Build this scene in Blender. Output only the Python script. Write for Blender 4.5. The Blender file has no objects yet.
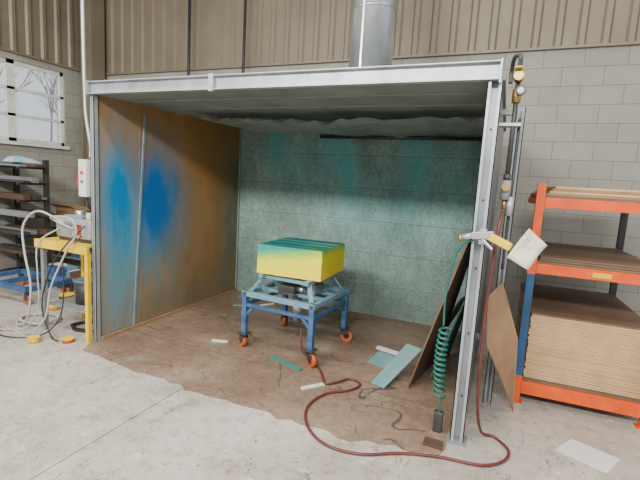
import bpy, bmesh, math, random
from mathutils import Vector, Matrix, noise
random.seed(4)
S=bpy.context.scene
W,D,H=3.356,2.334,2.4
YB,XL,ZP=2.9,-3.5,3.3

# ---------------------------------------------------------------- materials
def nt(name):
    m=bpy.data.materials.new(name); m.use_nodes=True
    t=m.node_tree; return m,t,t.nodes,t.links,t.nodes['Principled BSDF']
def N(n,kind,**kw):
    x=n.new(kind)
    for k,v in kw.items():
        if k.startswith('i_'): x.inputs[k[2:].replace('_',' ')].default_value=v
        else: setattr(x,k,v)
    return x
def c4(c): return (c[0],c[1],c[2],1)
def ramp(n,stops,interp='LINEAR'):
    r=n.new('ShaderNodeValToRGB'); cr=r.color_ramp; cr.interpolation=interp
    while len(cr.elements)<len(stops): cr.elements.new(.5)
    for e,(p,c) in zip(cr.elements,stops): e.position=p; e.color=c4(c) if len(c)==3 else c
    return r
def mixc(n,l,fac,a,b,mode='MIX'):
    m=n.new('ShaderNodeMix'); m.data_type='RGBA'; m.blend_type=mode
    for sock,v in ((m.inputs[0],fac),(m.inputs[6],a),(m.inputs[7],b)):
        if hasattr(v,'is_linked'): l.new(v,sock)
        elif isinstance(v,(int,float)): sock.default_value=v
        else: sock.default_value=c4(v)
    return m.outputs[2]
def math_(n,l,op,a,b=None,c=None,clamp=False):
    m=n.new('ShaderNodeMath'); m.operation=op; m.use_clamp=clamp
    for i,v in enumerate((a,b,c)):
        if v is None: continue
        if hasattr(v,'is_linked'): l.new(v,m.inputs[i])
        else: m.inputs[i].default_value=v
    return m.outputs[0]
def coords(n,l,scale=(1,1,1),kind='Object',loc=(0,0,0)):
    t=n.new('ShaderNodeTexCoord'); m=n.new('ShaderNodeMapping'); m.inputs['Scale'].default_value=scale; m.inputs['Location'].default_value=loc
    l.new(t.outputs[kind],m.inputs[0]); return m.outputs[0]
def noise_(n,l,vec,scale,detail=6,rough=.6,dist=0):
    x=N(n,'ShaderNodeTexNoise',i_Scale=scale,i_Detail=detail,i_Roughness=rough,i_Distortion=dist)
    l.new(vec,x.inputs['Vector']); return x.outputs['Fac']
def sstep(n,l,f,a,b):
    if a<b: r=ramp(n,[(a,(0,0,0)),(b,(1,1,1))])
    else: r=ramp(n,[(b,(1,1,1)),(a,(0,0,0))])
    l.new(f,r.inputs[0]); return r.outputs[0]
def vein(n,l,vec,scale,w,detail=3,dist=.6):
    d=math_(n,l,'ABSOLUTE',math_(n,l,'SUBTRACT',noise_(n,l,vec,scale,detail,.5,dist),.5)); return math_(n,l,'LESS_THAN',d,w)
def bump(n,l,h,b,strength=.3,dist=.01):
    x=N(n,'ShaderNodeBump',i_Strength=strength,i_Distance=dist); l.new(h,x.inputs['Height']); l.new(x.outputs[0],b.inputs['Normal'])
def mat(name,a,b2=None,rough=.5,metal=0,scale=6,stretch=(1,1,1),bp=0):
    m,t,n,l,b=nt(name)
    if b2 is None: b2=tuple(min(1,x*.72) for x in a)
    v=coords(n,l,stretch); f=noise_(n,l,v,scale)
    r=ramp(n,[(.35,a),(.68,b2)]); l.new(f,r.inputs[0]); l.new(r.outputs[0],b.inputs['Base Color'])
    b.inputs['Roughness'].default_value=rough; b.inputs['Metallic'].default_value=metal
    if bp: bump(n,l,noise_(n,l,v,scale*5),b,bp,.004)
    return m
galv=mat('galvanised_steel',(.46,.49,.51),(.31,.34,.35),.42,.45,5,(1,1,.6))
galv_d=mat('galvanised_dull',(.30,.32,.32),(.20,.22,.22),.5,.3,4)
roofm=mat('roof_sheet_overspray',(.24,.27,.24),(.14,.17,.15),.6,.1,2.2)
steel=mat('duct_steel',(.60,.62,.64),(.44,.46,.48),.3,.85,3)
black=mat('black_rubber',(.015,.015,.017),(.03,.03,.03),.5)
dgrey=mat('dark_grey',(.06,.06,.06),(.035,.035,.035),.5,.2)
white=mat('off_white_paint',(.70,.69,.65),(.54,.52,.48),.5)
yellow=mat('yellow_paint',(.85,.56,.005),(.62,.42,.005),.45)
orange=mat('orange_rack_paint',(.80,.095,.004),(.58,.065,.004),.45,0,9)
orange_w=mat('orange_wheel',(.50,.11,.025),(.34,.07,.02),.5)
blue_d=mat('blue_frame_paint',(.03,.07,.21),(.065,.15,.26),.5,.1,12)
blue_l=mat('light_blue_overspray',(.11,.24,.35),(.20,.31,.33),.5,.1,14)
blue_r=mat('blue_rack_paint',(.015,.085,.21),(.015,.055,.13),.5)
red=mat('red_paint',(.5,.02,.01),(.3,.02,.01),.4)
hose_m=mat('red_rubber_hose',(.14,.028,.025),(.09,.02,.018),.42)
green_h=mat('green_coil_hose',(.015,.15,.11),(.015,.10,.08),.35)
brass=mat('brass',(.50,.32,.11),(.33,.20,.07),.35,.8)
board=mat('hardboard_edge',(.58,.38,.20),(.46,.29,.145),.7)
board_t=mat('hardboard_top',(.18,.108,.064),(.12,.072,.045),.6,0,3)
card=mat('cardboard',(.36,.215,.11),(.25,.15,.075),.8,0,4)
wood=mat('brown_plank',(.10,.055,.035),(.06,.035,.022),.6,0,5,(1,1,8))
teal_p=mat('teal_oversprayed_panel',(.08,.21,.22),(.16,.17,.13),.6,0,5)
teal_b=mat('teal_scrap_panel',(.10,.26,.28),(.23,.30,.27),.6,0,8)
green_strip=mat('green_strip',(.03,.22,.15),(.06,.16,.13),.6)
paperw=mat('white_paper',(.70,.68,.64),(.62,.60,.56),.7)
tagm=mat('stained_tag',(.66,.62,.54),(.48,.41,.33),.7,0,12)
hosew=mat('pale_hose',(.46,.46,.44),(.34,.34,.33),.5)
bluecloth=mat('blue_cloth',(.05,.33,.50),(.6,.65,.68),.8,0,7)
bark=mat('tree_bark',(.22,.19,.17),(.14,.12,.11),.9)
trim_m=mat('trim_tape',(.25,.28,.27),(.14,.22,.25),.6,0,7)

# concrete floor
m,t,n,l,b=nt('concrete_floor')
v=coords(n,l)
f1=noise_(n,l,v,.7,9,.65); f2=noise_(n,l,v,7,9,.78); f3=noise_(n,l,coords(n,l,(1,1.6,1)),3.2,10,.78,.5)
r1=ramp(n,[(.3,(.32,.28,.23)),(.5,(.45,.41,.355)),(.68,(.575,.545,.495))]); l.new(f1,r1.inputs[0])
r2=ramp(n,[(.36,(.60,.56,.52)),(.50,(1,1,1))]); l.new(f2,r2.inputs[0])
col=mixc(n,l,.7,r1.outputs[0],r2.outputs[0],'MULTIPLY')
col=mixc(n,l,math_(n,l,'MULTIPLY',sstep(n,l,f3,.42,.34),.6),col,(.21,.175,.14))
col=mixc(n,l,math_(n,l,'MULTIPLY',sstep(n,l,noise_(n,l,coords(n,l,(1.2,1,1),loc=(3,1,0)),2.6,10,.8,.2),.57,.64),.45),col,(.25,.24,.22))
col=mixc(n,l,math_(n,l,'MULTIPLY',sstep(n,l,noise_(n,l,coords(n,l,loc=(7,5,0)),5,10,.82),.56,.63),.55),col,(.72,.70,.66))
col=mixc(n,l,math_(n,l,'MULTIPLY',sstep(n,l,noise_(n,l,coords(n,l,loc=(1,9,0)),14,6,.7),.64,.68),.6),col,(.16,.12,.09))
g1=math_(n,l,'GREATER_THAN',noise_(n,l,v,3.1,2),.50); g2=math_(n,l,'GREATER_THAN',noise_(n,l,coords(n,l,loc=(9,2,0)),2.3,2),.48)
s1=math_(n,l,'MULTIPLY',vein(n,l,coords(n,l,(1,2.2,1)),2.6,.0028),g1)
s2=math_(n,l,'MULTIPLY',vein(n,l,coords(n,l,(2.6,1,1),loc=(4,8,0)),2.2,.0028),g2)
s3=math_(n,l,'MULTIPLY',vein(n,l,coords(n,l,(1.2,.8,1),loc=(14,3,0)),4.0,.0035,2,1.5),g2)
col=mixc(n,l,math_(n,l,'MULTIPLY',math_(n,l,'MAXIMUM',math_(n,l,'MAXIMUM',s1,s2),s3),.65),col,(.12,.09,.07))
sx=n.new('ShaderNodeSeparateXYZ'); l.new(v,sx.inputs[0])
jx=math_(n,l,'LESS_THAN',math_(n,l,'ABSOLUTE',math_(n,l,'SUBTRACT',sx.outputs[0],1.32)),.005)
col=mixc(n,l,math_(n,l,'MULTIPLY',jx,.75),col,(.09,.07,.06))
l.new(col,b.inputs['Base Color'])
rr=n.new('ShaderNodeMapRange'); rr.inputs[3].default_value=.12; rr.inputs[4].default_value=.42; l.new(f1,rr.inputs[0]); l.new(rr.outputs[0],b.inputs['Roughness'])
bump(n,l,f2,b,.10,.003); concrete=m

def blockmat(name,axes):
    m,t,n,l,b=nt(name)
    tc=n.new('ShaderNodeTexCoord'); s=n.new('ShaderNodeSeparateXYZ'); l.new(tc.outputs['Object'],s.inputs[0])
    cb=n.new('ShaderNodeCombineXYZ'); l.new(s.outputs[axes[0]],cb.inputs[0]); l.new(s.outputs[axes[1]],cb.inputs[1])
    br=N(n,'ShaderNodeTexBrick'); br.offset=.5
    br.inputs['Scale'].default_value=1; br.inputs['Brick Width'].default_value=.41; br.inputs['Row Height'].default_value=.205
    br.inputs['Mortar Size'].default_value=.005; br.inputs['Mortar Smooth'].default_value=.4; br.inputs['Bias'].default_value=0
    br.inputs['Color1'].default_value=(.325,.312,.27,1); br.inputs['Color2'].default_value=(.295,.283,.242,1); br.inputs['Mortar'].default_value=(.20,.19,.16,1)
    l.new(cb.outputs[0],br.inputs['Vector'])
    f=noise_(n,l,tc.outputs['Object'],1.3,7); r=ramp(n,[(.3,(.82,.81,.80)),(.7,(1.05,1.05,1.05))]); l.new(f,r.inputs[0])
    l.new(mixc(n,l,1,br.outputs['Color'],r.outputs[0],'MULTIPLY'),b.inputs['Base Color'])
    b.inputs['Roughness'].default_value=.75
    h=math_(n,l,'ADD',math_(n,l,'MULTIPLY',br.outputs['Fac'],-1),math_(n,l,'MULTIPLY',noise_(n,l,tc.outputs['Object'],60,4),.5))
    bump(n,l,h,b,.5,.006); return m
block_b=blockmat('painted_block_back',(0,2)); block_l=blockmat('painted_block_left',(1,2))
corr=mat('tan_corrugated_metal',(.205,.17,.12),(.165,.135,.095),.5,.1,1.5)

def kraft(name,base1,base2,blobs,streak):
    m,t,n,l,b=nt(name)
    v=coords(n,l); s=n.new('ShaderNodeSeparateXYZ'); l.new(v,s.inputs[0])
    f=noise_(n,l,v,1.5,7,.6); r=ramp(n,[(.3,base1),(.7,base2)]); l.new(f,r.inputs[0]); col=r.outputs[0]
    dirt=sstep(n,l,noise_(n,l,coords(n,l,loc=(2,3,4)),4,9,.8),.52,.68)
    col=mixc(n,l,math_(n,l,'MULTIPLY',dirt,.35),col,(.13,.085,.05))
    st=noise_(n,l,coords(n,l,(1,16,.35)),1.6,5,.65)
    nn=noise_(n,l,coords(n,l,(1,1.9,.6)),3.2,8,.75,.3)
    for (y,z,ry,rz,c,k) in blobs:
        dy=math_(n,l,'POWER',math_(n,l,'ABSOLUTE',math_(n,l,'DIVIDE',math_(n,l,'SUBTRACT',s.outputs[1],y),ry)),2)
        dz=math_(n,l,'POWER',math_(n,l,'ABSOLUTE',math_(n,l,'DIVIDE',math_(n,l,'SUBTRACT',s.outputs[2],z),rz)),2)
        g=math_(n,l,'EXPONENT',math_(n,l,'MULTIPLY',math_(n,l,'ADD',dy,dz),-1))
        g=math_(n,l,'MULTIPLY',g,math_(n,l,'MAXIMUM',math_(n,l,'SUBTRACT',math_(n,l,'MULTIPLY',nn,3.0),.5),.0))
        g=math_(n,l,'MULTIPLY',g,k,clamp=True)
        col=mixc(n,l,g,col,c)
    zt=n.new('ShaderNodeMapRange'); zt.inputs[1].default_value=1.5; zt.inputs[2].default_value=.1; l.new(s.outputs[2],zt.inputs[0])
    sr=sstep(n,l,st,.50,.60)
    col=mixc(n,l,math_(n,l,'MULTIPLY',math_(n,l,'MULTIPLY',sr,zt.outputs[0]),streak),col,(.10,.27,.34))
    l.new(col,b.inputs['Base Color']); b.inputs['Roughness'].default_value=.45
    bump(n,l,noise_(n,l,coords(n,l,(1,1.5,1)),1.6,4,.5,.6),b,.5,.03); return m
kr_rear=kraft('kraft_panel_rear',(.27,.125,.03),(.38,.19,.05),[(.78,1.0,.50,.85,(.10,.23,.24),.75),(.74,1.32,.36,.50,(.03,.19,.36),1.0),(.74,1.32,.22,.34,(.0,.13,.42),1.5),(2.25,1.1,.38,1.4,(.10,.125,.08),.95),(1.3,.12,1.1,.28,(.15,.14,.10),.6)],.12)
kr_front=kraft('kraft_panel_front',(.36,.205,.075),(.29,.15,.045),[(.33,.85,.34,.95,(.13,.27,.30),.85),(.30,1.25,.24,.60,(.04,.24,.40),1.0),(.28,1.38,.15,.34,(.0,.19,.44),1.3)],.75)
# booth rear filter wall
m,t,n,l,b=nt('teal_filter_wall')
v=coords(n,l); s=n.new('ShaderNodeSeparateXYZ'); l.new(v,s.inputs[0])
f=noise_(n,l,coords(n,l,(1.6,1,.8)),1.6,9,.72); r=ramp(n,[(.32,(.13,.195,.17)),(.5,(.215,.305,.27)),(.68,(.30,.43,.39))]); l.new(f,r.inputs[0])
fs=noise_(n,l,v,38,6,.88); rs=ramp(n,[(.38,(.60,.62,.60)),(.60,(1.2,1.2,1.2))]); l.new(fs,rs.inputs[0])
col=mixc(n,l,1,r.outputs[0],rs.outputs[0],'MULTIPLY')
nb=noise_(n,l,coords(n,l,(2,1,1.2)),3,7,.75)
for xx,zc_,w_,hz in((.55,2.15,.14,.35),(1.42,2.15,.17,.40),(1.62,1.75,.12,.4),(2.45,1.95,.17,.5),(1.95,1.3,.6,.4),(2.9,1.7,.30,.5),(.9,1.8,.35,.3)):
    g=math_(n,l,'POWER',math_(n,l,'DIVIDE',math_(n,l,'ABSOLUTE',math_(n,l,'SUBTRACT',s.outputs[0],xx)),w_),2)
    g2=math_(n,l,'POWER',math_(n,l,'DIVIDE',math_(n,l,'ABSOLUTE',math_(n,l,'SUBTRACT',s.outputs[2],zc_)),hz),2)
    g=math_(n,l,'EXPONENT',math_(n,l,'MULTIPLY',math_(n,l,'ADD',g,g2),-1))
    col=mixc(n,l,math_(n,l,'MULTIPLY',math_(n,l,'MULTIPLY',g,nb),1.25 if w_<.2 else .55,clamp=True),col,(.05,.38,.40))
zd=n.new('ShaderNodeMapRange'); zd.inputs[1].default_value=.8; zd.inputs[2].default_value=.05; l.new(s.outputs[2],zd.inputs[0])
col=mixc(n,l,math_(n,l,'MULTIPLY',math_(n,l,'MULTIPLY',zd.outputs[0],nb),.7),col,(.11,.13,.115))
zz=math_(n,l,'FRACT',math_(n,l,'ADD',math_(n,l,'DIVIDE',s.outputs[2],.40),math_(n,l,'MULTIPLY',noise_(n,l,v,1.2,3),.05)))
ln=math_(n,l,'LESS_THAN',zz,.025); ln2=math_(n,l,'MULTIPLY',math_(n,l,'GREATER_THAN',zz,.025),math_(n,l,'LESS_THAN',zz,.06))
col=mixc(n,l,math_(n,l,'MULTIPLY',ln,.35),col,(.08,.11,.10)); col=mixc(n,l,math_(n,l,'MULTIPLY',ln2,.15),col,(.42,.50,.46))
l.new(col,b.inputs['Base Color']); b.inputs['Roughness'].default_value=.7
bump(n,l,math_(n,l,'ADD',fs,math_(n,l,'MULTIPLY',ln,-.6)),b,.7,.014); filt=m
# floor paper
m,t,n,l,b=nt('brown_floor_paper')
v=coords(n,l); f=noise_(n,l,v,1.3,8,.62,.4); r=ramp(n,[(.28,(.155,.10,.065)),(.5,(.24,.16,.11)),(.72,(.33,.24,.175))]); l.new(f,r.inputs[0])
fb=noise_(n,l,v,18,8,.8); rb=ramp(n,[(.33,(.62,.62,.62)),(.55,(1.05,1.05,1.05))]); l.new(fb,rb.inputs[0])
col=mixc(n,l,.9,r.outputs[0],rb.outputs[0],'MULTIPLY')
g1=math_(n,l,'GREATER_THAN',noise_(n,l,v,1.9,2),.53)
lt=math_(n,l,'MULTIPLY',vein(n,l,v,1.0,.003,2,.2),g1); lt2=math_(n,l,'MULTIPLY',vein(n,l,coords(n,l,(1,2,1),loc=(5,5,0)),.9,.0022,2,.2),math_(n,l,'GREATER_THAN',noise_(n,l,coords(n,l,loc=(1,8,0)),2,2),.50))
col=mixc(n,l,math_(n,l,'MULTIPLY',math_(n,l,'MAXIMUM',lt,lt2),.75),col,(.05,.035,.03))
col=mixc(n,l,math_(n,l,'MULTIPLY',sstep(n,l,noise_(n,l,v,2.4,9,.78),.55,.66),.6),col,(.29,.285,.25))
col=mixc(n,l,math_(n,l,'MULTIPLY',sstep(n,l,noise_(n,l,coords(n,l,loc=(2,7,0)),4.9,8,.75),.58,.66),.45),col,(.10,.07,.055))
s=n.new('ShaderNodeSeparateXYZ'); l.new(v,s.inputs[0])
for ya in(.33,1.22):
    d=math_(n,l,'ABSOLUTE',math_(n,l,'SUBTRACT',s.outputs[1],math_(n,l,'ADD',ya,math_(n,l,'MULTIPLY',noise_(n,l,v,1.5,3),.08))))
    col=mixc(n,l,math_(n,l,'MULTIPLY',math_(n,l,'LESS_THAN',d,.005),.7),col,(.08,.055,.04))
l.new(col,b.inputs['Base Color']); b.inputs['Roughness'].default_value=.42
bump(n,l,math_(n,l,'ADD',noise_(n,l,v,1.7,5,.6,1.0),math_(n,l,'MULTIPLY',fb,.2)),b,.8,.035); fpaper=m
# painted block
m,t,n,l,b=nt('sprayed_block_paint')
tc=n.new('ShaderNodeTexCoord'); s=n.new('ShaderNodeSeparateXYZ'); l.new(tc.outputs['Object'],s.inputs[0])
nn=noise_(n,l,coords(n,l,(1,1,6)),3,6,.65)
h=math_(n,l,'SUBTRACT',math_(n,l,'ADD',math_(n,l,'DIVIDE',s.outputs[2],.27),math_(n,l,'MULTIPLY',math_(n,l,'SUBTRACT',nn,.5),.6)),math_(n,l,'MULTIPLY',s.outputs[0],.6))
r=ramp(n,[(.0,(.85,.68,.0)),(.55,(.78,.74,.0)),(.82,(.20,.50,.07)),(1.0,(.02,.28,.24))]); l.new(h,r.inputs[0])
top=ramp(n,[(.3,(.005,.10,.22)),(.5,(.01,.20,.20)),(.7,(.07,.30,.09))]); l.new(noise_(n,l,coords(n,l,(1,7,1)),2,4),top.inputs[0])
sn=n.new('ShaderNodeSeparateXYZ'); tn=n.new('ShaderNodeNewGeometry'); l.new(tn.outputs['True Normal'],sn.inputs[0])
isT=math_(n,l,'GREATER_THAN',sn.outputs[2],.5)
l.new(mixc(n,l,isT,r.outputs[0],top.outputs[0]),b.inputs['Base Color']); b.inputs['Roughness'].default_value=.5; sprayed=m
m,t,n,l,b=nt('plastic_film')
v=coords(n,l); f=noise_(n,l,v,3,6,.6); r=ramp(n,[(.35,(.27,.31,.28)),(.65,(.46,.49,.45))]); l.new(f,r.inputs[0]); l.new(r.outputs[0],b.inputs['Base Color'])
b.inputs['Roughness'].default_value=.3; b.inputs['Alpha'].default_value=.7; film=m
m,t,n,l,b=nt('window_glass'); b.inputs['Base Color'].default_value=(.85,.93,1,1); b.inputs['Alpha'].default_value=.12; b.inputs['Roughness'].default_value=.05; glass=m

# ---------------------------------------------------------------- geometry helpers
def link(o,parent=None):
    S.collection.objects.link(o)
    if parent: o.parent=parent
    return o
def group(name,loc=(0,0,0),rz=0):
    e=bpy.data.objects.new(name,None); e.empty_display_size=.1; e.location=loc; e.rotation_euler=(0,0,rz); return link(e)
def meshobj(name,verts,faces,mt,parent=None,smooth=False,bevel=0):
    me=bpy.data.meshes.new(name); me.from_pydata([tuple(v) for v in verts],[],faces); me.materials.append(mt)
    bm=bmesh.new(); bm.from_mesh(me); bmesh.ops.recalc_face_normals(bm,faces=bm.faces); bm.to_mesh(me); bm.free()
    if smooth:
        for p in me.polygons: p.use_smooth=True
    o=link(bpy.data.objects.new(name,me),parent)
    if bevel:
        md=o.modifiers.new('bevel','BEVEL'); md.width=bevel; md.segments=2; md.limit_method='ANGLE'
    return o
BF=[(0,1,3,2),(4,6,7,5),(0,4,5,1),(2,3,7,6),(0,2,6,4),(1,5,7,3)]
def box(name,lo,hi,mt,parent=None,bevel=.002):
    vs=[(x,y,z) for x in(lo[0],hi[0]) for y in(lo[1],hi[1]) for z in(lo[2],hi[2])]
    return meshobj(name,vs,BF,mt,parent,bevel=bevel)
def beam(name,a,b_,w,h,mt,parent=None,up=(0,0,1),bevel=.002):
    a=Vector(a);b_=Vector(b_);d=(b_-a).normalized();u=Vector(up)
    if abs(d.dot(u))>.98:u=Vector((0,1,0))
    s=d.cross(u).normalized();u=s.cross(d)
    vs=[p+s*sx*w/2+u*su*h/2 for p in(a,b_) for sx in(-1,1) for su in(-1,1)]
    return meshobj(name,vs,BF,mt,parent,bevel=bevel)
def slab(name,q,th,mt,parent=None):
    q=[Vector(p) for p in q]; nrm=(q[1]-q[0]).cross(q[2]-q[0]).normalized()*th
    k=len(q); vs=q+[p+nrm for p in q]
    fs=[tuple(range(k))[::-1],tuple(range(k,2*k))]+[(i,(i+1)%k,(i+1)%k+k,i+k) for i in range(k)]
    return meshobj(name,vs,fs,mt,parent)
def cyl(name,a,b_,r,mt,parent=None,seg=24,r2=None,caps=True):
    a=Vector(a);b_=Vector(b_);d=(b_-a).normalized();u=Vector((0,0,1)) if abs(d.z)<.9 else Vector((1,0,0))
    s=d.cross(u).normalized();u=s.cross(d); r2=r if r2 is None else r2; vs=[];fs=[]
    for p,rr in((a,r),(b_,r2)):
        for i in range(seg):
            t=2*math.pi*i/seg; vs.append(p+s*math.cos(t)*rr+u*math.sin(t)*rr)
    fs=[(i,(i+1)%seg,(i+1)%seg+seg,i+seg) for i in range(seg)]
    if caps: fs+=[tuple(range(seg))[::-1],tuple(range(seg,2*seg))]
    o=meshobj(name,vs,fs,mt,parent)
    for p in o.data.polygons: p.use_smooth=len(p.vertices)==4
    return o
def crv(pts,n=8):
    P=[Vector(p) for p in pts]; P=[P[0]*2-P[1]]+P+[P[-1]*2-P[-2]]; out=[]
    for i in range(1,len(P)-2):
        p0,p1,p2,p3=P[i-1:i+3]
        for k in range(n):
            t=k/n; out.append(.5*((2*p1)+(p2-p0)*t+(2*p0-5*p1+4*p2-p3)*t*t+(3*p1-p0-3*p2+p3)*t**3))
    out.append(P[-2]); return out
def tube(name,pts,r,mt,parent=None,seg=10,smooth_path=True,n=8):
    P=crv(pts,n) if smooth_path else [Vector(p) for p in pts]
    vs=[];fs=[]; s=None
    for i,p in enumerate(P):
        d=(P[min(i+1,len(P)-1)]-P[max(i-1,0)]).normalized()
        if s is None: s=d.orthogonal().normalized()
        s=(s-d*s.dot(d)).normalized(); u=d.cross(s)
        for k in range(seg):
            t=2*math.pi*k/seg; vs.append(p+s*math.cos(t)*r+u*math.sin(t)*r)
    for i in range(len(P)-1):
        for k in range(seg):
            a=i*seg+k;b_=i*seg+(k+1)%seg; fs.append((a,b_,b_+seg,a+seg))
    fs+=[tuple(range(seg))[::-1],tuple(range(len(vs)-seg,len(vs)))]
    return meshobj(name,vs,fs,mt,parent,smooth=True)

# ---------------------------------------------------------------- building shell
XR,YF,ZT=7.5,-6.5,5.6
box('floor',(XL-.2,YF,-.15),(XR,YB+.2,0),concrete,bevel=0)
wb=group('wall_back')
box('block_courses',(XL-.2,YB,0),(XR,YB+.2,ZP),block_b,wb,bevel=0)
def corrugated(name,p0,dirv,length,z0,z1,nrm,parent):
    prof=[(0,0),(.13,0),(.155,.028),(.205,.028)]
    pts=[];x=0;vs=[]
    while x<length:
        for dx,dz in prof:
            if x+dx<=length: pts.append((x+dx,dz))
        x+=.23
    pts.append((length,0))
    for (a,o) in pts:
        p=Vector(p0)+Vector(dirv)*a+Vector(nrm)*o
        vs+= [(p.x,p.y,z0),(p.x,p.y,z1)]
    fs=[(2*i,2*i+2,2*i+3,2*i+1) for i in range(len(pts)-1)]
    return meshobj(name,vs,fs,corr,parent)
corrugated('corrugated_cladding',(XL,YB-.01,0),(1,0,0),XR-XL,ZP,ZT,(0,-1,0),wb)
box('cladding_backing',(XL-.2,YB,ZP),(XR,YB+.2,ZT),corr,wb,bevel=0)
box('sill_angle',(XL,YB-.045,ZP-.03),(XR,YB,ZP),corr,wb)
WY0,WY1,WZ0,WZ1=.35,2.30,1.98,3.18
wl=group('wall_left')
box('blocks_below',(XL-.2,YF,0),(XL,YB,WZ0),block_l,wl,bevel=0)
box('blocks_above',(XL-.2,YF,WZ1),(XL,YB,ZP),block_l,wl,bevel=0)
box('blocks_side_near',(XL-.2,YF,WZ0),(XL,WY0,WZ1),block_l,wl,bevel=0)
box('blocks_side_far',(XL-.2,WY1,WZ0),(XL,YB,WZ1),block_l,wl,bevel=0)
corrugated('corrugated_cladding',(XL+.01,YF,0),(0,1,0),YB-YF,ZP,ZT,(1,0,0),wl)
box('cladding_backing',(XL-.2,YF,ZP),(XL,YB,ZT),corr,wl,bevel=0)
box('sill_angle',(XL,YF,ZP-.03),(XL+.045,YB,ZP),corr,wl)
wn=group('window_1')
fx0,fx1=XL-.09,XL-.03
for nm,y0,y1,z0,z1 in [('frame_bottom',WY0,WY1,WZ0,WZ0+.06),('frame_top',WY0,WY1,WZ1-.06,WZ1),('frame_near',WY0,WY0+.06,WZ0,WZ1),('frame_far',WY1-.06,WY1,WZ0,WZ1),('mullion',1.40,1.52,WZ0,WZ1),
   ('bar_low',WY0,WY1,WZ0+.38,WZ0+.425),('bar_high',WY0,WY1,WZ0+.77,WZ0+.815)]:
    box(nm,(fx0,y0,z0),(fx1,y1,z1),white,wn)
box('sill',(XL-.12,WY0-.04,WZ0-.05),(XL+.05,WY1+.04,WZ0),white,wn)
box('glass_pane',(XL-.065,WY0,WZ0),(XL-.06,WY1,WZ1),glass,wn,bevel=0)
box('ceiling',(XL-.2,YF,ZT),(XR,YB+.2,ZT+.1),mat('ceiling_paint',(.6,.59,.56),(.55,.54,.52),.8),bevel=0)
col_=group('steel_column')
box('web',(-3.40,2.62,0),(-3.20,2.66,ZT),corr,col_); box('flange_front',(-3.43,2.55,0),(-3.405,2.82,ZT),corr,col_); box('flange_rear',(-3.195,2.55,0),(-3.17,2.82,ZT),corr,col_)
def branch(p,d,ln,r,dep,out):
    q=p+d*ln; out.append((p,q,r))
    if dep==0: return
    for k in range(3):
        nd=(d+Vector((random.uniform(-.6,.6),random.uniform(-.8,.8),random.uniform(-.1,.5)))).normalized()
        branch(p+d*ln*random.uniform(.55,1),nd,ln*.72,r*.6,dep-1,out)
for (x,y) in ((-8.5,4.2),(-9.5,6.2),(-7.6,3.0),(-10,8),(-9,7.2)):
    out=[]; branch(Vector((x,y,0)),Vector((0,0,1)),2.0,.06,4,out)
    vs=[];fs=[]
    for a,b_,r in out:
        d=(b_-a).normalized(); s=d.orthogonal().normalized(); u=d.cross(s); k=len(vs)
        for p,rr in((a,r),(b_,r*.6)):
            for i in range(4):
                tt=i*math.pi/2; vs.append(p+s*math.cos(tt)*rr+u*math.sin(tt)*rr)
        fs+=[(k+i,k+(i+1)%4,k+4+(i+1)%4,k+4+i) for i in range(4)]
    meshobj('bare_tree',vs,fs,bark)

# ---------------------------------------------------------------- spray booth
bo=group('spray_booth')
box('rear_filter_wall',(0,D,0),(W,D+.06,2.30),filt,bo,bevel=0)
box('left_panel_front',(-.02,.05,0),(0,.53,2.30),kr_front,bo,bevel=0)
box('left_panel_rear',(-.02,.53,0),(.004,D,2.30),kr_rear,bo,bevel=0)
box('left_panel_outer_skin',(-.035,.02,0),(-.021,D+.06,2.31),galv_d,bo,bevel=0)
box('right_panel',(W-.01,.06,0),(W+.01,D+.06,2.30),galv_d,bo,bevel=0)
box('roof_panel',(-.03,.03,2.30),(W+.03,D+.06,2.33),roofm,bo,bevel=0)
for i in range(2):
    y=.35+i*.42
    box('roof_rib_%d'%i,(0,y,2.294),(W,y+.015,2.30),galv_d,bo)
box('header_web',(-.02,.0,2.30),(W+.0,.006,2.395),galv,bo)
box('header_top_flange',(-.02,-.035,2.392),(W+.0,.02,2.40),galv,bo)
box('header_bottom_flange',(-.02,-.035,2.292),(W+.0,.02,2.30),galv,bo)
box('header_splice',(1.29,-.04,2.28),(1.33,-.0,2.408),galv,bo)
box('header_left_end',(-.035,-.04,2.285),(-.018,.02,2.405),galv_d,bo)
box('header_right_end',(W-.003,-.05,2.27),(W+.009,.03,2.405),galv,bo)
def cpost(nm,x0,x1,y0,y1,z1,parent,tk=.006,m_=galv):
    box(nm+'_web',(x0,y1-tk,0),(x1,y1,z1),m_,parent,bevel=0)
    box(nm+'_flange_l',(x0,y0,0),(x0+tk,y1,z1),m_,parent,bevel=0)
    box(nm+'_flange_r',(x1-tk,y0,0),(x1,y1,z1),m_,parent,bevel=0)
    box(nm+'_lip_l',(x0,y0,0),(x0+.022,y0+tk,z1),m_,parent,bevel=0)
    box(nm+'_lip_r',(x1-.022,y0,0),(x1,y0+tk,z1),m_,parent,bevel=0)
cpost('left_post',-.04,.012,0,.05,2.29,bo)
cpost('right_post',W-.065,W+.02,-.01,.06,2.29,bo)
box('right_post_foot',(W-.085,-.05,0),(W+.04,.09,.008),galv_d,bo)
cpost('outer_post',W+.11,W+.17,.64,.70,2.25,bo,m_=galv_d)
for z in(.5,1.3,2.2): box('strut_%d'%int(z*10),(W+.0,.65,z),(W+.12,.69,z+.04),galv_d,bo)
for i in range(5):
    z=.3+i*.43
    cyl('post_bolt_%d'%i,(W-.022,.052,z),(W-.022,.042,z),.006,dgrey,bo,8)
beam('trim_strip',(.010,.45,.02),(.010,.60,2.2),.012,.026,trim_m,bo,up=(0,1,0))
beam('rear_corner_trim',(.012,D-.02,0),(.012,D-.02,2.3),.02,.02,galv_d,bo)
beam('left_bottom_trim',(.02,.05,.02),(.02,D,.02),.02,.03,card,bo)
cyl('roof_light_tube',(1.25,D-.1,2.2),(W-.05,D-.1,2.2),.022,dgrey,bo)
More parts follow.
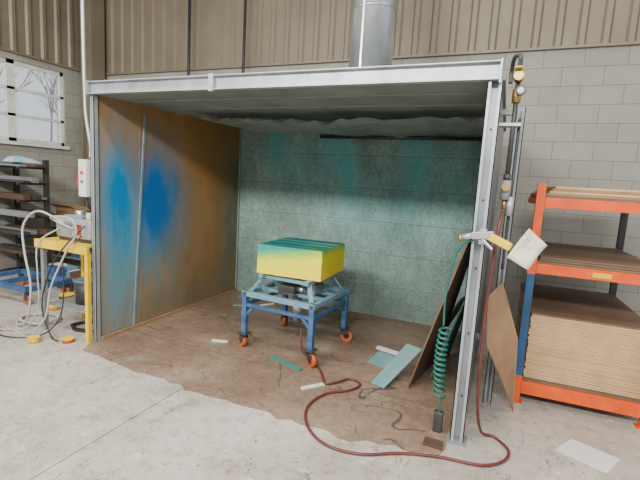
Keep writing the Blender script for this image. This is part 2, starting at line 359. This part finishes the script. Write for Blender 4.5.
vs=[];fs=[];nx,ny=80,24
for j in range(ny+1):
    for i in range(nx+1):
        x=.35+2.97*i/nx; y=.95+(D-1.01)*j/ny
        sag=.03+.03*math.sin(math.pi*i/nx)+.03*noise.noise(Vector((x*2.5,y*2,0)))+.02*noise.noise(Vector((x*9,y*4,3)))
        if j==0: sag+=.09*abs(noise.noise(Vector((x*4,1,2))))
        vs.append((x,y,min(2.285,2.28-max(.0,sag))))
for j in range(ny):
    for i in range(nx):
        a=j*(nx+1)+i; fs.append((a,a+1,a+nx+2,a+nx+1))
meshobj('plastic_film',vs,fs,film,bo,smooth=True)

du=group('exhaust_duct')
cyl('duct',(2.09,1.45,2.33),(2.09,1.45,ZT),.215,steel,du,48)
for z in(2.345,3.3,4.5): cyl('seam_ring_%d'%int(z*10),(2.09,1.45,z),(2.09,1.45,z+.02),.219,steel,du,48)
box('duct_seam',(2.05,1.225,2.35),(2.07,1.24,ZT),steel,du)
tube('electrical_conduit',[(-.26,.12,ZT),(-.26,.12,3.2),(-.25,.12,2.35),(-.22,.11,2.1),(-.13,.08,1.85),(-.11,.06,1.74)],.016,galv,n=8)
cyl('sprinkler_pipe',(-1.24,2.7,0),(-1.24,2.7,ZT),.022,black)
cyl('sprinkler_pipe',(-.24,2.7,0),(-.24,2.7,ZT),.020,black)

pp=[(-.01,.03),(.02,-.12),(.10,-.22)]
x=.10
while x<3.2:
    x+=.09; pp.append((x,-.22-.10*min(1,(x-.1)/1.4)+.03*random.uniform(-1,1)+(.12*max(0,(x-2.7)/.6))))
pp+=[(3.28,-.12),(3.275,-.02),(3.275,.09),(W-.015,.09),(W-.015,D),(.0,D),(.0,.03)]
meshobj('floor_masking_paper',[(a,b_,.0) for a,b_ in pp]+[(a,b_,.005) for a,b_ in pp],
   [tuple(range(len(pp),2*len(pp)))]+[(i,(i+1)%len(pp),(i+1)%len(pp)+len(pp),i+len(pp)) for i in range(len(pp))],fpaper)

# ---------------------------------------------------------------- cart
random.seed(4)
ct=group('work_cart',(1.665,.95,.005),math.radians(-4))
h=.365
for i,(sx_,sy_) in enumerate(((-1,-1),(1,-1),(1,1),(-1,1))):
    x,y=sx_*h,sy_*h
    box('leg_%d'%i,(x-.025,y-.025,.15),(x+.025,y+.025,.56),blue_d,ct)
    box('foot_plate_%d'%i,(x-.05,y-.05,.138),(x+.05,y+.05,.15),dgrey,ct)
    a=[2.6,-.5,.3,1.9][i]; d=Vector((math.cos(a),math.sin(a),0)); s_=Vector((-d.y,d.x,0)); cc=Vector((x,y,0))+d*.035
    cyl('swivel_%d'%i,(x,y,.118),(x,y,.138),.03,dgrey,ct,16)
    cyl('wheel_%d'%i,cc+s_*.022+Vector((0,0,.060)),cc-s_*.022+Vector((0,0,.060)),.060,orange_w,ct,28)
    cyl('hub_%d'%i,cc+s_*.028+Vector((0,0,.060)),cc-s_*.028+Vector((0,0,.060)),.026,dgrey,ct,12)
    for k in(-1,1):
        slab('fork_%d_%d'%(i,k),[Vector((x,y,.12))+s_*.028*k-d*.04,Vector((x,y,.12))+s_*.028*k+d*.06,cc+s_*.028*k+d*.025+Vector((0,0,.045)),cc+s_*.028*k-d*.025+Vector((0,0,.045))],.003,dgrey,ct)
for nm,a,b_ in(('rail_front',(-h-.03,-h),(h+.03,-h)),('rail_back',(-h-.03,h),(h+.03,h)),('rail_left',(-h,-h),(-h,h)),('rail_right',(h,-h),(h,h))):
    beam(nm,(a[0],a[1],.54),(b_[0],b_[1],.54),.05,.045,blue_l,ct)
for nm,a,b_ in(('f',(-h,-h),(h,-h)),('r',(h,-h),(h,h)),('l',(-h,-h),(-h,h)),('b',(-h,h),(h,h))):
    beam('lower_rail_'+nm,(a[0],a[1],.43),(b_[0],b_[1],.43),.03,.03,blue_d,ct)
beam('brace_fl',(-h,-h,.32),(-h+.12,-h,.44),.02,.03,blue_d,ct); beam('brace_fr',(h,-h,.32),(h-.12,-h,.44),.02,.03,blue_d,ct)
beam('brace_rf',(h,-h,.32),(h,-h+.14,.44),.02,.03,blue_d,ct); beam('brace_rb',(h,h,.32),(h,h-.14,.44),.02,.03,blue_d,ct)
for y in(-.12,.12): beam('cross_member_%d'%int(y*100),(-h,y,.548),(h,y,.548),.05,.03,blue_l,ct)
for sx_ in(-1,1):
    x=sx_*.25
    beam('tilt_rail_%d'%sx_,(x,-.30,.715),(x,.30,.715),.045,.04,blue_l,ct)
    beam('tilt_leg_f_%d'%sx_,(x+.08*sx_,-.33,.56),(x,-.24,.71),.04,.02,blue_l,ct)
    beam('tilt_leg_b_%d'%sx_,(x+.08*sx_,.32,.56),(x,.24,.71),.04,.02,blue_l,ct)
beam('tilt_cross_f',(-.25,-.22,.70),(.25,-.22,.70),.04,.03,blue_l,ct); beam('tilt_cross_b',(-.25,.22,.70),(.25,.22,.70),.04,.03,blue_l,ct)
cyl('jack_body',(0,0,.26),(0,0,.52),.045,galv,ct); cyl('jack_ram',(0,0,.52),(0,0,.70),.022,steel,ct); cyl('jack_foot',(0,0,.24),(0,0,.26),.07,dgrey,ct)
box('motor_case',(-.10,-.22,.565),(.08,-.08,.64),dgrey,ct,.008); cyl('motor_end',(.08,-.14,.61),(.15,-.14,.61),.028,steel,ct)
box('side_box',(.12,-.1,.565),(.24,.08,.66),galv_d,ct,.006)
tube('cart_lever',[(-.05,-.28,.58),(.03,-.33,.60),(.12,-.33,.60),(.16,-.28,.585)],.008,dgrey,ct)
bk=group('painted_box',(1.66,1.03,.742),math.radians(2))
zz=0
for i in range(10):
    j=random.uniform(-.0012,.0012); box('layer_%d'%i,(-.33+j,-.33+j,zz),(.33+j,.33+j,zz+.0278),sprayed,bk,.0008); zz+=.028
box('top_ridge',(-.33,-.05,zz),(.33,-.035,zz+.004),sprayed,bk,.001); box('top_ridge_b',(-.33,.12,zz),(.33,.14,zz+.004),sprayed,bk,.001)
slab('wood_strip',[(1.62,.50,.006),(1.98,.40,.006),(1.99,.44,.006),(1.63,.55,.006)],.015,green_strip)
fl=group('paint_stirrer_scraps')
for (x,y,a,ln_) in ((.55,1.75,.4,.16),(.35,2.05,-.2,.12),(.75,1.95,1.0,.10),(1.0,.6,.3,.08),(2.2,.2,.9,.10)):
    dx,dy=math.cos(a)*ln_,math.sin(a)*ln_; beam('stick_%d'%int(x*100),(x-dx,y-dy,.012),(x+dx,y+dy,.012),.04,.012,[blue_l,paperw,teal_b][int(x*10)%3],fl)

# ---------------------------------------------------------------- boards inside right
slab('leaning_board',[(2.88,.58,.006),(3.0,1.25,.006),(3.30,1.1,1.42),(3.285,.30,1.44)],.014,board_t)
slab('leaning_board',[(3.02,.85,.006),(3.1,1.5,.006),(3.31,1.4,.95),(3.30,.7,.97)],.012,teal_p)
slab('leaning_board',[(2.82,1.3,.006),(2.95,1.95,.006),(3.24,1.85,.62),(3.18,1.2,.66)],.016,teal_p)
fb_=group('scrap_panels')
slab('panel_a',[(2.60,.50,.006),(2.72,.46,.006),(2.93,.92,.22),(2.78,.98,.22)],.012,teal_b,fb_)
slab('panel_b',[(2.45,.90,.006),(2.70,.82,.006),(2.80,1.15,.04),(2.50,1.25,.04)],.01,teal_b,fb_)
slab('panel_c',[(2.45,1.15,.05),(2.75,1.05,.06),(2.78,1.12,.06),(2.45,1.22,.05)],.01,paperw,fb_)
slab('cardboard_sheet',[(3.60,.42,.25),(3.68,.62,.0),(3.645,.52,.60),(3.50,.36,1.03),(3.42,.10,.97),(3.45,.12,.64)],.007,card)

tube('air_hose',[(1.74,.9,.26),(1.82,.78,.05),(1.95,.68,.016),(2.137,.493,.016),(2.27,.292,.016),(2.35,.36,.016),(2.425,.465,.016),(2.528,.42,.016),(2.489,.283,.016),(2.339,.126,.016),(2.30,-.112,.016),(2.40,-.33,.014),(2.585,-.461,.012),(2.813,-.45,.012),
  (3.031,-.322,.012),(3.261,-.241,.012),(3.492,-.204,.012),(3.619,-.095,.012),(3.648,.044,.012),(3.56,.16,.012),(3.47,.12,.06),(3.43,.07,.35),(3.42,.06,.9),(3.44,.08,1.40),(3.455,.13,1.525)],.0095,hose_m)
sg=group('spray_gun')
tube('hose_upper',[(3.33,-.05,1.36),(3.25,-.02,1.31),(3.20,.0,1.2),(3.17,.05,.95),(3.175,.05,.74)],.007,green_h,sg)
cp=[]
for i in range(13*16+1):
    t_=i/16*2*math.pi; z=.735-.47*i/(13*16); cp.append((3.185+.034*math.cos(t_)+.01*math.sin(z*9),.05+.034*math.sin(t_),z))
tube('coil',cp,.008,green_h,sg,8,False)
tube('hose_lower',[cp[-1],(3.20,.05,.22),(3.20,.05,.14),(3.205,.055,.08)],.007,green_h,sg)
box('hose_weight',(3.17,.03,.0065),(3.23,.08,.15),dgrey,sg,.008)
beam('clamp_arm',(3.28,-.05,1.37),(3.42,-.10,1.38),.035,.03,galv,sg)
cyl('gun_barrel',(3.24,-.04,1.355),(3.30,-.06,1.375),.018,galv,sg,14); cyl('air_cap',(3.225,-.035,1.35),(3.245,-.04,1.356),.024,brass,sg,14)
beam('gun_body',(3.30,-.065,1.375),(3.42,-.11,1.395),.03,.045,galv,sg,bevel=.006)
beam('handle',(3.40,-.11,1.385),(3.52,-.14,1.335),.03,.048,yellow,sg,bevel=.01)
beam('trigger',(3.36,-.1,1.36),(3.42,-.115,1.31),.012,.015,steel,sg)
box('clamp_bracket',(3.34,-.08,1.33),(3.38,-.01,1.42),galv,sg)
vs=[];fs=[];o_=Vector((3.60,-.145,1.455)); ax=Vector((.64,.02,-.55)).normalized(); dn=Vector((-.46,-.06,-.80)).normalized(); nr=ax.cross(dn).normalized()
for j in range(9):
    for i in range(7):
        u_,v_=i/6,j/8; vs.append(o_+ax*u_*.13+dn*v_*.20*(1-.15*u_)+nr*(.02*math.sin(v_*4.2)+.012*math.sin(u_*5)))
for j in range(8):
    for i in range(6):
        a=j*7+i; fs.append((a,a+1,a+8,a+7))
tg=meshobj('paper_tag',vs,fs,tagm,sg,smooth=True); md=tg.modifiers.new('th','SOLIDIFY'); md.thickness=.006
for k in range(4): 
    p=o_+ax*.025+dn*(.05+.025*k)
    beam('tag_print_%d'%k,p+nr*(.02*math.sin((.05+.025*k)/.2*4.2)+.006),p+ax*.07+nr*(.02*math.sin((.05+.025*k)/.2*4.2)+.010),.004,.010,galv_d,sg,bevel=0)
box('wood_offcut',(3.14,-.16,.006),(3.26,-.08,.025),wood)

ap=group('compressed_air_line')
cyl('drop_pipe',(3.455,.15,1.66),(3.455,.15,2.44),.014,dgrey,ap,14)
cyl('tee',(3.455,.15,2.19),(3.455,.15,2.27),.026,brass,ap,14); cyl('valve_body',(3.455,.09,2.34),(3.455,.19,2.34),.028,brass,ap,14); box('valve_lever',(3.43,.05,2.375),(3.47,.16,2.383),yellow,ap)
cyl('top_gauge',(3.475,.10,2.25),(3.475,.07,2.25),.028,dgrey,ap,18); cyl('top_gauge_face',(3.475,.071,2.25),(3.475,.068,2.25),.018,white,ap,18)
tube('pipe_loop',[(3.455,.15,2.44),(3.45,.16,2.47),(3.42,.2,2.47),(3.41,.3,2.42),(3.41,.3,2.34)],.013,dgrey,ap)
cyl('regulator',(3.455,.15,1.60),(3.455,.15,1.72),.030,galv_d,ap,18); cyl('regulator_knob',(3.455,.15,1.72),(3.455,.15,1.76),.022,dgrey,ap,18); cyl('regulator_gauge',(3.455,.11,1.68),(3.455,.085,1.68),.026,brass,ap,18)
cyl('filter_bowl',(3.49,.16,1.50),(3.49,.16,1.62),.022,galv,ap,16)
cyl('quick_coupler',(3.455,.15,1.54),(3.455,.15,1.60),.014,brass,ap,12)
tube('drip_leg',[(3.49,.2,2.1),(3.49,.2,1.4),(3.49,.2,1.15)],.010,dgrey,ap)
box('pipe_strap',(3.37,.13,2.05),(3.50,.21,2.07),galv,ap)

# ---------------------------------------------------------------- rack on right
rk=group('storage_rack',(3.70,.82,0),math.radians(2))
RW,RD=.86,1.25
for nm,x,y in(('post_fl',0,0),('post_fr',RW,0),('post_bl',.14,RD),('post_br',RW,RD)):
    if nm[5]=='f':
        box(nm+'_top',(x-.03,y-.02,1.04),(x+.03,y+.02,1.73),orange,rk); box(nm+'_mid',(x-.028,y-.018,.22),(x+.028,y+.018,1.04),blue_r,rk); box(nm+'_low',(x-.03,y-.02,.0),(x+.03,y+.02,.22),orange,rk)
        box(nm+'_foot',(x-.05,y-.04,0),(x+.05,y+.04,.008),orange,rk)
    else: box(nm,(x-.028,y-.02,0),(x+.028,y+.02,1.73),blue_r if x<.5 else dgrey,rk)
for z in(.08,1.05,1.55):
    for y in(0,RD): box('beam_%d_%d'%(int(z*100),int(y>0)),(.03,y-.025,z),(RW-.03,y+.025,z+(.10 if z<1 else .075)),orange,rk)
    for x in(0.03,RW): box('side_beam_%d_%d'%(int(z*100),int(x>.1)),(x-.015,.02,z+.01),(x+.015,RD-.02,z+.06),orange,rk)
    box('deck_%d'%int(z*100),(.03,.0,z+(.10 if z<1 else .075)),(RW-.01,RD,z+(.115 if z<1 else .09)),board_t,rk)
box('shelf_label',(.40,-.027,1.07),(.52,-.0255,1.105),yellow,rk,0)
st=group('hardboard_stack',(3.70,.82,0),math.radians(2))
z=.197;i=0
while z<.70:
    j=random.uniform(-.007,.007); k=random.uniform(-.006,.006)
    box('sheet_%d'%i,(.045+j,.04+k,z),(RW+.0+j,RD-.03+k,z+.0162),board,st,0); z+=.0185;i+=1
box('top_sheet',(.04,.03,z),(RW,RD-.02,z+.012),board_t,st)
s2=group('board_stack',(3.70,.82,0),math.radians(2))
for i in range(2): box('sheet_%d'%i,(.05+.01*i,.03+.02*i,1.142+.016*i),(RW-.02,RD-.03,1.156+.016*i),board_t,s2,0)
s3=group('board_stack',(3.70,.82,0),math.radians(2))
for i in range(4): box('sheet_%d'%i,(.04+.02*i,.02+.01*i,1.642+.018*i),(RW-.01,RD-.03,1.658+.018*i),board if i%2 else card,s3,0)
slab('paper_sheet',[(3.93,.22,.001),(4.20,.10,.001),(4.31,.31,.001),(4.05,.42,.001)],.002,paperw)

# ---------------------------------------------------------------- left side equipment
sd=group('yellow_stand')
for i,(x,y) in enumerate(((-.69,-.02),(-.02,-.06),(-.69,.42),(-.10,.42))):
    box('leg_%d'%i,(x-.02,y-.02,0),(x+.02,y+.02,.86),yellow if i!=0 else galv_d,sd)
box('top_front',(-.73,-.085,.85),(.0,-.055,.93),yellow,sd); box('top',(-.73,-.055,.90),(-.065,.44,.925),yellow,sd)
box('top_back',(-.73,.43,.85),(-.08,.46,.93),yellow,sd); box('shelf',(-.69,.0,.25),(-.08,.42,.27),galv_d,sd)
cyl('pail',(-.38,.22,.27),(-.38,.22,.50),.11,dgrey,sd,28,.12); cyl('pail_lid',(-.38,.22,.50),(-.38,.22,.515),.123,blue_l,sd,28)
pm=group('paint_pump',(.09,-.02,0))
box('case',(-.68,.06,.96),(-.20,.36,1.15),galv,pm,.02); box('panel',(-.64,.05,.99),(-.45,.062,1.12),galv_d,pm); box('switch_block',(-.40,.05,1.0),(-.32,.065,1.10),red,pm)
cyl('filter_bowl',(-.185,.1,.926),(-.185,.1,1.15),.03,white,pm); box('feet',(-.66,.08,.926),(-.22,.34,.965),dgrey,pm)
cyl('gauge',(-.25,.1,1.15),(-.25,.1,1.22),.03,white,pm); cyl('pump_head',(-.5,.2,1.15),(-.5,.2,1.22),.05,steel,pm); box('lid_tray',(-.62,.1,1.15),(-.36,.32,1.175),galv_d,pm,.005)
tube('hose_a',[(-.55,.06,1.1),(-.8,-.03,1.20),(-.98,-.06,1.05),(-.95,-.08,.8),(-.84,-.1,.45),(-.88,-.12,.12),(-1.05,-.1,.02),(-1.25,.0,.015)],.011,hosew,pm)
tube('hose_b',[(-.4,.05,1.05),(-.55,-.08,1.16),(-.25,-.10,1.18),(-.18,-.10,1.05),(-.3,-.12,.85),(-.5,-.13,.5),(-.55,-.16,.2),(-.75,-.2,.02),(-1.1,-.2,.015)],.009,hosew,pm)
tube('hose_c',[(-.24,.04,1.1),(-.3,-.09,.95),(-.5,-.12,.7),(-.65,-.12,.3),(-.5,-.14,.02),(-.35,-.18,.02)],.007,black,pm)
tube('hose_d',[(-.6,.05,1.05),(-.72,-.09,.9),(-.70,-.12,.6),(-.7,-.12,.3),(-.85,-.14,.05),(-1.05,-.25,.015),(-1.3,-.3,.015)],.007,hosew,pm)
tube('hose_e',[(-.3,.05,1.0),(-.35,-.10,.8),(-.33,-.12,.5),(-.4,-.13,.2),(-.6,-.2,.02),(-.9,-.35,.015),(-1.2,-.2,.015)],.006,black,pm)
lp=[]
for i in range(40):
    a=i/12*2*math.pi; lp.append((-1.05+(.22+.02*math.sin(i))*math.cos(a),.12+(.15+.015*math.cos(i*1.7))*math.sin(a),.014+.006*i/12))
tube('coiled_hose',lp,.010,hosew,pm,8,True,3)
lp=[]
for i in range(30):
    a=i/10*2*math.pi; lp.append((-.45+(.17+.02*math.sin(i))*math.cos(a),.22+(.12+.015*math.cos(i*1.7))*math.sin(a),.014+.006*i/10))
tube('coiled_cable',lp,.008,black,pm,8,True,3)
cb=group('control_box')
box('enclosure',(-.15,-.04,1.38),(-.05,.03,1.72),white,cb,.006); cyl('button_red',(-.10,-.05,1.60),(-.10,-.035,1.60),.014,red,cb,14); cyl('button_green',(-.10,-.05,1.52),(-.10,-.035,1.52),.014,green_strip,cb,14)
tube('red_handle_pipe',[(-.14,.08,1.62),(-.2,.08,1.66),(-.27,.08,1.64),(-.31,.08,1.56),(-.30,.08,1.45)],.014,red,cb)
tube('steel_drop',[(-.12,.02,1.38),(-.12,.03,1.3),(-.14,.08,1.25)],.012,dgrey,cb)
def can(nm,x,y,r,hh,mt,lid):
    g_=group(nm,(x,y,0)); cyl('body',(0,0,0),(0,0,hh),r,mt,g_); cyl('lid',(0,0,hh),(0,0,hh+.01),r*1.05,lid,g_)
can('paint_can',-.45,-.30,.05,.04,yellow,yellow); can('paint_can',-.20,-.14,.05,.03,orange_w,yellow); can('paint_can',-.95,.75,.09,.14,yellow,dgrey); can('paint_can',-1.25,.62,.08,.12,dgrey,yellow); can('paint_can',-.6,.8,.1,.2,galv,yellow); can('paint_can',-1.2,.42,.06,.08,yellow,yellow)
bb=group('blue_bin',(-.28,.78,0)); cyl('bin',(0,0,0),(0,0,.34),.13,blue_d,bb,28,.15); cyl('rim',(0,0,.33),(0,0,.345),.155,blue_d,bb,28)
bt=group('blue_trolley')
for nm,a,b_ in(('rail_f',(-2.55,.35),(-1.55,.35)),('rail_b',(-2.55,.90),(-1.55,.90)),('rail_r',(-1.57,.35),(-1.57,.90)),('rail_l',(-2.53,.35),(-2.53,.90)),('rail_m',(-2.1,.35),(-2.1,.90))):
    beam(nm,(a[0],a[1],.19),(b_[0],b_[1],.19),.05,.06,blue_d,bt)
for i,(x,y) in enumerate(((-1.6,.38),(-2.5,.38),(-1.6,.87),(-2.5,.87))):
    cyl('wheel_%d'%i,(x,y-.018,.06),(x,y+.018,.06),.06,orange_w,bt,24); box('fork_%d'%i,(x-.025,y-.026,.05),(x+.025,y+.026,.16),dgrey,bt)
lr=group('lumber_rack')
for x in(-2.72,-3.4):
    box('upright_%d'%int(-x*10),(x-.03,1.38,0),(x+.03,1.44,1.72),dgrey,lr); box('foot_%d'%int(-x*10),(x-.03,.98,0),(x+.03,1.44,.05),dgrey,lr)
    for i,z in enumerate((.35,.62,.88,1.12,1.36,1.58)): box('arm_%d_%d'%(int(-x*10),i),(x-.02,1.0,z),(x+.02,1.4,z+.03),dgrey,lr)
for i,z in enumerate((.35,.62,.88,1.12,1.36,1.58)):
    for k in range(3): box('plank_%d_%d'%(i,k),(-3.46,1.02+k*.12,z+.03),(-2.58+random.uniform(-.12,.08),1.12+k*.12,z+.05+random.random()*.06),[wood,dgrey,galv_d][(i+k)%3],lr)
meshobj('folded_cloth',[(-3.1,1.02,1.665),(-2.7,1.02,1.665),(-2.7,1.36,1.665),(-3.1,1.36,1.665),(-3.05,1.08,1.74),(-2.78,1.06,1.76),(-2.8,1.3,1.72),(-3.02,1.3,1.75)],[(0,1,2,3),(4,5,6,7),(0,1,5,4),(1,2,6,5),(2,3,7,6),(3,0,4,7)],bluecloth,bevel=.02)
wbn=group('work_bench')
box('bench_top',(-3.3,1.75,.60),(-2.0,2.4,.64),wood,wbn)
for i,(x,y) in enumerate(((-3.25,1.8),(-2.05,1.8),(-3.25,2.35),(-2.05,2.35))): box('leg_%d'%i,(x-.03,y-.03,0),(x+.03,y+.03,.6),galv_d,wbn)
box('lower_shelf',(-3.25,1.8,.2),(-2.05,2.35,.22),galv_d,wbn)
for i in range(6): box('stored_part_%d'%i,(-3.2+i*.19,1.85,.22),(-3.06+i*.19,2.2,.3+random.random()*.22),[dgrey,wood,blue_d,galv_d,card,dgrey][i],wbn)
cx=group('cardboard_box'); box('carton',(-3.15,1.85,.64),(-2.68,2.25,1.0),card,cx); slab('flap',[(-3.15,1.85,1.0),(-2.68,1.85,1.0),(-2.68,1.72,1.06),(-3.15,1.72,1.06)],.006,card,cx)
cx=group('cardboard_box'); box('carton',(-2.6,1.9,.64),(-2.2,2.3,.95),card,cx); slab('flap',[(-2.6,1.9,.95),(-2.2,1.9,.95),(-2.2,1.8,1.01),(-2.6,1.8,1.01)],.006,card,cx)
cx=group('scrap_pile')
for i in range(34):
    x=random.uniform(-2.4,-.75); y=random.uniform(1.1,1.55) ; w_=random.uniform(.06,.18)
    box('scrap_%d'%i,(x-w_,y-.08,.0),(x+w_,y+.08,random.uniform(.04,.28)),random.choice([blue_l,galv_d,wood,dgrey,blue_d,card,white]),cx,.005)

# ---------------------------------------------------------------- lights
def area(loc,size,power,rot=(0,0,0),col=(1,.97,.92)):
    g_=group('ceiling_and_fill_light',loc); g_.rotation_euler=rot  # shared by overhead tubes and the added fill lamps
    L=bpy.data.lights.new('tube','AREA'); L.shape='RECTANGLE'; L.size=size[0]; L.size_y=size[1]; L.energy=power; L.color=col
    link(bpy.data.objects.new('tube',L),g_)
    box('housing',(-size[0]/2,-size[1]/2,.02),(size[0]/2,size[1]/2,.08),white,g_)
area((1.0,-1.6,5.0),(2.4,.35),100); area((4.6,-1.6,5.0),(2.4,.35),80)
area((.6,-5.0,4.2),(2.4,.5),370,(math.radians(58),0,0)); area((3.8,-5.0,4.2),(2.4,.5),330,(math.radians(58),0,0))  # tilted pair behind the camera, added as fill to brighten the booth
area((-2,-1.6,5.0),(2.0,.35),130); area((3.0,1.6,5.2),(2.4,.3),25)  # first lamp is added fill, brightening the floor at left
w=bpy.data.worlds.new('sky'); S.world=w; w.use_nodes=True
bg=w.node_tree.nodes['Background']; bg.inputs[0].default_value=(.86,.93,1,1); bg.inputs[1].default_value=1.0

# ---------------------------------------------------------------- camera
cam=bpy.data.cameras.new('camera'); cam.sensor_width=36; cam.lens=428.3/640*36; cam.clip_start=.05
co=link(bpy.data.objects.new('camera',cam))
yaw,pitch,roll=-.401,-.1366,.05827
f=Vector((math.sin(yaw)*math.cos(pitch),math.cos(yaw)*math.cos(pitch),math.sin(pitch)))
r=Vector((math.cos(yaw),-math.sin(yaw),0)); u=r.cross(f)
R=r*math.cos(roll)+u*math.sin(roll); U=-r*math.sin(roll)+u*math.cos(roll)
M=Matrix((R,U,-f)).transposed().to_4x4(); M.translation=Vector((3.461,-2.801,1.649)); co.matrix_world=M
S.camera=co
